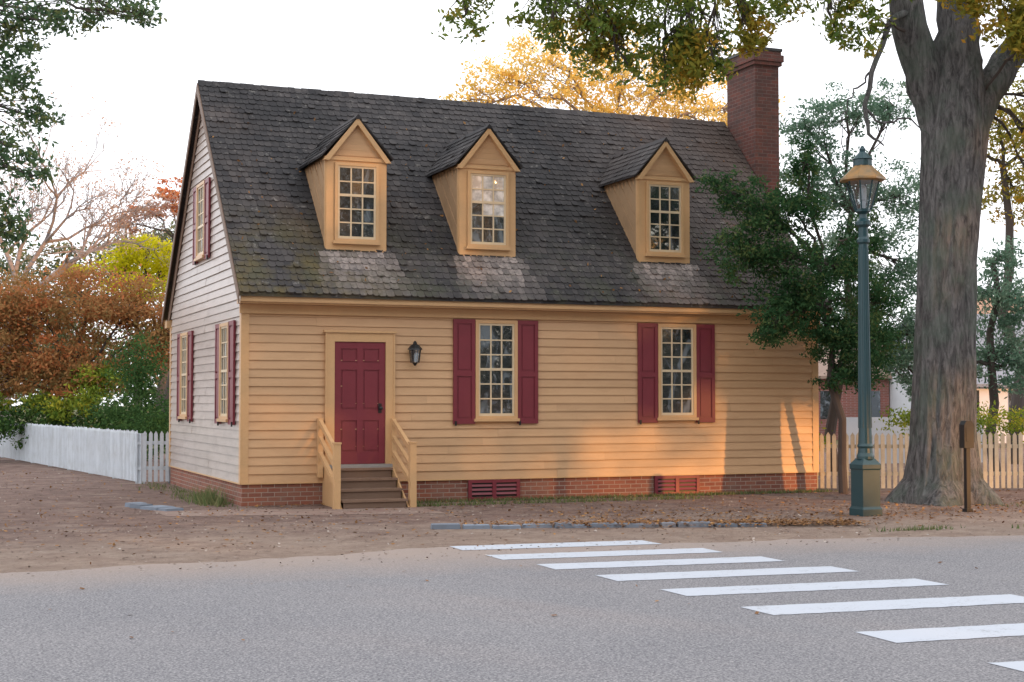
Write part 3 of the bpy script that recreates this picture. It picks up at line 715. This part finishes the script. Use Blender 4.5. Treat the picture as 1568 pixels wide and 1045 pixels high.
# bare tree
bt = empty('bare_tree'); mb = MB(); tips = []
def grow(p, d, L, r, k):
    d = d.normalized(); q = p + d*L; m = (p+q)/2 + Vector((random.uniform(-1,1), random.uniform(-1,1), random.uniform(-1,1)))*L*.1
    mb.tube([p, m, q], [r, r*.82, r*.66], 5 if k > 2 else 3)
    if k == 0: tips.append(q); return
    for _ in range(3 if k > 1 else 3):
        nd = d + Vector((random.uniform(-1,1), random.uniform(-1,1), random.uniform(-.5,.6)))*.8
        grow(q, nd, L*random.uniform(.62,.85), r*.58, k-1)
B = Vector(V(-18.8,55,-.1))
mb.tube([B, B+Vector((0,0,3)), Vector(V(-18.4,55,5.6))], [.28,.24,.2], 10)
for tx, tz in ((-15.6,7.4),(-16.8,8.6),(-18.2,8.2),(-16,6.8),(-19,8)):
    t0 = Vector(V(-18.4,55,5.6)); dd = Vector(V(tx,55,tz))-t0; grow(t0, dd, dd.length*.66, .12, 5)
mb.build('trunk_and_branches', [M_PALETWIG], bt)
T = np.array([tuple(t) for t in tips]); T = np.repeat(T, 4, 0)+R.normal(size=(len(T)*4, 3))*.22
leafobj('sparse_leaves', T, .11, R.uniform(0, 1, len(T)), L_PINK, bt)
# hedges and shrubs
def shrub(name, blobs, n, leaf, mat, sub=18):
    bl = [(*V(a, b, c), d, f) for a, b, c, d, f in blobs]; P_, H_, CC = cloud(bl, n, sub, .3); P_[:, 2] = np.abs(P_[:, 2]); return leafobj(name, P_, leaf, H_, mat)
shrub('hedge', [(-16+i*.75, 41, 1.0, .55, .6) for i in range(10)], 13000, .12, L_HEDGE)
shrub('garden_shrub', [(-9.4,37.5,2.1,.7,1.1),(-9.0,37.5,1.0,.8,.8),(-10.1,38,1.2,.7,.6)], 8000, .10, L_HEDGE, 26)
shrub('garden_shrub', [(-11.3,41,2.3,.6,.5),(-11.6,40.5,1.7,.4,.4),(-12.3,40.5,1.5,.4,.35),(-13.2,41,1.7,.4,.3),(-14.2,41,1.6,.4,.25)], 4500, .13, L_MIXG)
shrub('garden_shrub', [(6.0,30.5,.8,.4,.5),(9.6,30.2,1.3,.6,.4),(10.6,30.2,1.2,.6,.4),(8.1,30.6,1.3,.4,.3)], 3500, .09, L_MIXG)
shrub('distant_treeline', [(u, 95+random.uniform(-6, 6), random.uniform(1.5, 4.5), 4.5, random.uniform(2, 3.4)) for u in np.arange(-46, 48, 3.6)], 26000, .6, L_FAR, 20)
# unseen foliage wall added behind the viewpoint; its gap shapes the low sun patch
bl = []
for X in np.arange(-16, 58, 3.0):
    for z in np.arange(1, 22, 2.1):
        if 27.5 < X < 43 and 6.0 < z < 10.6: continue
        bl.append((X+random.uniform(-.7, .7), -46+random.uniform(-1.5, 1.5), z+random.uniform(-.3, .3), 2.5, 1.5))
bl2 = [(X+random.uniform(-.6,.6), -46, z, 1.5, .5) for X in np.arange(27, 43, 2.0) for z in (6.6, 11.3)]
P_, H_, CC = cloud(bl+bl2, 80000, 20, .36, 1)
sun_blocker = empty('sun_blocker_foliage'); leafobj('foliage', P_, .62, H_, L_FAR, sun_blocker, wid=.7)
mb = MB()
for X in (-12, -3, 7, 17, 27, 38, 49): mb.tube(curve((X,-46,-.1), (X+.5,-46,12), 6, .02), np.linspace(.45,.2,7), 10)
mb.build('sun_blocker_trunks', [M_BARK], sun_blocker)

# ------------------------------------------------------------ distant buildings
def gable_house(name, c, w, dp, h, rz, wall, roof, rot=0):
    e = empty(name); X, Y, _ = V(*c[:2], 0)
    mb = MB(); mb.box(-w/2, w/2, -dp/2, dp/2, 0, h); mb.prism([(-w/2,-dp/2,h),(-w/2,dp/2,h),(-w/2,0,rz-.1)], (w,0,0)); o1 = mb.build('walls', [wall], e)
    mb = MB(); mb.prism([(-w/2-.2,-dp/2-.3,h-.15),(-w/2-.2,0,rz),(-w/2-.2,dp/2+.3,h-.15),(-w/2-.2,dp/2+.3,h-.27),(-w/2-.2,0,rz-.15),(-w/2-.2,-dp/2-.3,h-.27)], (w+.4,0,0)); mb.build('roof', [roof], e)
    mb = MB()
    for k in np.arange(-w/2+1, w/2-.6, 1.9): mb.box(k, k+.7, -dp/2-.02, -dp/2-.005, .9, min(h-.2, 2.1))
    mb.build('windows', [M_GLASS], e)
    mb = MB(); mb.box(w*.22, w*.22+.7, -.4, .4, h, rz+1); mb.build('chimney', [M_BACKB], e)
    e.location = (X, Y, 0); e.rotation_euler = (0, 0, rot); return e
M_BLUER = paint('blue_grey_roof', (.22,.26,.33), .7, .4); M_TANR = paint('brown_roof', (.34,.24,.19), .8, .4); M_WH = paint('white_wall', (.66,.68,.72), .7, .2)
gable_house('white_house', (21.5,62), 10, 6, 2.5, 5.3, M_WH, M_BLUER, -.3)
gable_house('brown_roof_house', (30,84), 12, 7, 3.6, 7.6, M_WH, M_TANR, -.3)
gable_house('brick_outbuilding', (14.2,66), 4, 4, 2.9, 4.6, M_BACKB, M_TANR, -.35)
mb = MB(); a = Vector(V(9,40,0)); b = Vector(V(13,41,0)); mb.prism([tuple(a), tuple(b), tuple(b+Vector((0,0,1.25))), tuple(a+Vector((0,0,1.25)))], (0,.1,0)); mb.build('white_board_fence', [M_WH])

# ------------------------------------------------------------ litter, gravel and grass
n = 3400
x = R.uniform(-14, 20, n); y = -8.2+R.beta(2.0, 1.3, n)*8.6
pos = np.stack([x, y, np.full(n, .012)+R.uniform(0, .008, n)], 1)
keep = ~((pos[:, 0] > 0) & (pos[:, 0] < LX) & (pos[:, 1] > -.1)); pos = pos[keep]
k = 3200; tt = R.beta(1.7, 1.1, k); lx = 2+tt*5.2; ly = -4.78-(lx-1.5)*.32+R.normal(size=k)*.2; hz = .02+R.uniform(0, .05, k)
pos = np.concatenate([pos, np.stack([lx, ly, hz], 1)])
k = 3000; lx = R.uniform(4, 16, k); ly = -4.2-(lx-5)*.1+R.normal(size=k)*1.0; pos = np.concatenate([pos, np.stack([lx, ly, np.full(k, .016)], 1)])
k = 600; pos = np.concatenate([pos, np.stack([R.uniform(.1, LX, k), -.06-R.exponential(.12, k), np.full(k, .02)], 1)])
k = 500; pos = np.concatenate([pos, np.stack([R.uniform(-7, -.4, k), R.uniform(0, 14, k), np.full(k, .016)], 1)])
k = 40; pos = np.concatenate([pos, np.stack([R.uniform(-8, 9, k), R.uniform(-14, -8, k), np.full(k, .016)], 1)])
leafobj('fallen_leaves', pos, .060, R.beta(1.5, 1.8, len(pos)), L_FALL, None, .85, .6)
k = 7000; gx = R.uniform(-13, 17, k); gy = R.uniform(-8.8, -.3, k)
k2 = 2500; gx = np.concatenate([gx, R.uniform(-12, -1.4, k2)]); gy = np.concatenate([gy, R.uniform(-1, 14, k2)])
leafobj('gravel', np.stack([gx, gy, np.full(k+k2, .010)], 1), .035, R.uniform(0, 1, k+k2), L_GRAV, None, .85, .8)
k = 260; t = R.uniform(.1, 5, k)
pos = np.stack([R.uniform(-.1, LX, k), EY+t*cA-.035*sA, EZ+t*sA+.035*cA], 1)
leafobj('roof_leaf_litter', pos, .065, R.uniform(.3, 1, k), L_FALL, house, 0, .5)
def grass(name, cen, n, h=.12):
    c = np.array(cen); idx = R.integers(0, len(c), n)
    b = np.stack([c[idx, 0]+R.normal(size=n)*c[idx, 2], c[idx, 1]+R.normal(size=n)*c[idx, 3], np.zeros(n)], 1)
    hh = h*R.uniform(.4, 1.2, n); d = R.normal(size=(n, 2))*.4*hh[:, None]; w = R.normal(size=(n, 2))*.006
    v = np.stack([b+np.c_[w, np.zeros(n)], b-np.c_[w, np.zeros(n)], b+np.c_[d, hh]], 1).reshape(-1, 3)
    me = bpy.data.meshes.new(name); me.from_pydata(v.tolist(), [], np.arange(3*n).reshape(-1, 3).tolist()); me.materials.append(L_GRASS)
    at = me.attributes.new('shade', 'FLOAT', 'FACE'); at.data.foreach_set('value', R.uniform(0, 1, n).astype(np.float32))
    o = bpy.data.objects.new(name, me); S.collection.objects.link(o)
cen = [(-.25,.9,.12,.5),(-.4,2.2,.15,.6),(-.3,4,.15,.8),(-.4,6,.2,.8)]+[(xx, -.22, .35, .07) for xx in np.arange(2.9, 10.8, .6)]+[(xx, -.95, .3, .1) for xx in np.arange(2.9, 8, .9)]+[(7.4,-7.6,.3,.05),(9.5,-7.9,.3,.06),(12.3,-4.5,.6,.3)]
grass('grass', cen, 5500, .07)
grass('grass', [(-.35,1.0,.12,.35)], 500, .28)

# ------------------------------------------------------------ light
az = Vector((.5, -1, 0)).normalized(); el = math.radians(10)
sd = Vector((az.x*math.cos(el), az.y*math.cos(el), math.sin(el)))
sun = bpy.data.lights.new('sun', 'SUN'); sun.energy = 3.9; sun.angle = math.radians(.8); sun.color = (1, .46, .13)
so = bpy.data.objects.new('sun', sun); so.rotation_euler = sd.to_track_quat('Z', 'Y').to_euler(); S.collection.objects.link(so)
w = bpy.data.worlds.new('World'); S.world = w; w.use_nodes = True; t = w.node_tree; bg = t.nodes['Background']
sk = t.nodes.new('ShaderNodeTexSky'); sk.sky_type = 'NISHITA'; sk.sun_disc = False; sk.sun_elevation = el; sk.sun_rotation = math.atan2(sd.x, sd.y)
sk.dust_density = 2
tc = t.nodes.new('ShaderNodeTexCoord'); nz = noise(t, 2.2, 4, .55, tc.outputs['Generated'])
cl = mixc(t, nz, (11.2,11.4,12.2), (14.2,14.2,14.6))
col = mixc(t, .87, sk.outputs[0], cl); t.links.new(col, bg.inputs[0]); bg.inputs[1].default_value = .15

cam = bpy.data.cameras.new('camera'); co = bpy.data.objects.new('camera', cam); S.collection.objects.link(co)
co.location = EYE; tl = math.radians(2.27)
f = Vector((S22*math.cos(tl), C22*math.cos(tl), math.sin(tl))); co.rotation_euler = f.to_track_quat('-Z', 'Y').to_euler()
cam.lens = 52.2; cam.sensor_width = 36; cam.clip_end = 1500; S.camera = co
S.view_settings.view_transform = 'Standard'; S.view_settings.look = 'None'; S.view_settings.exposure = 0
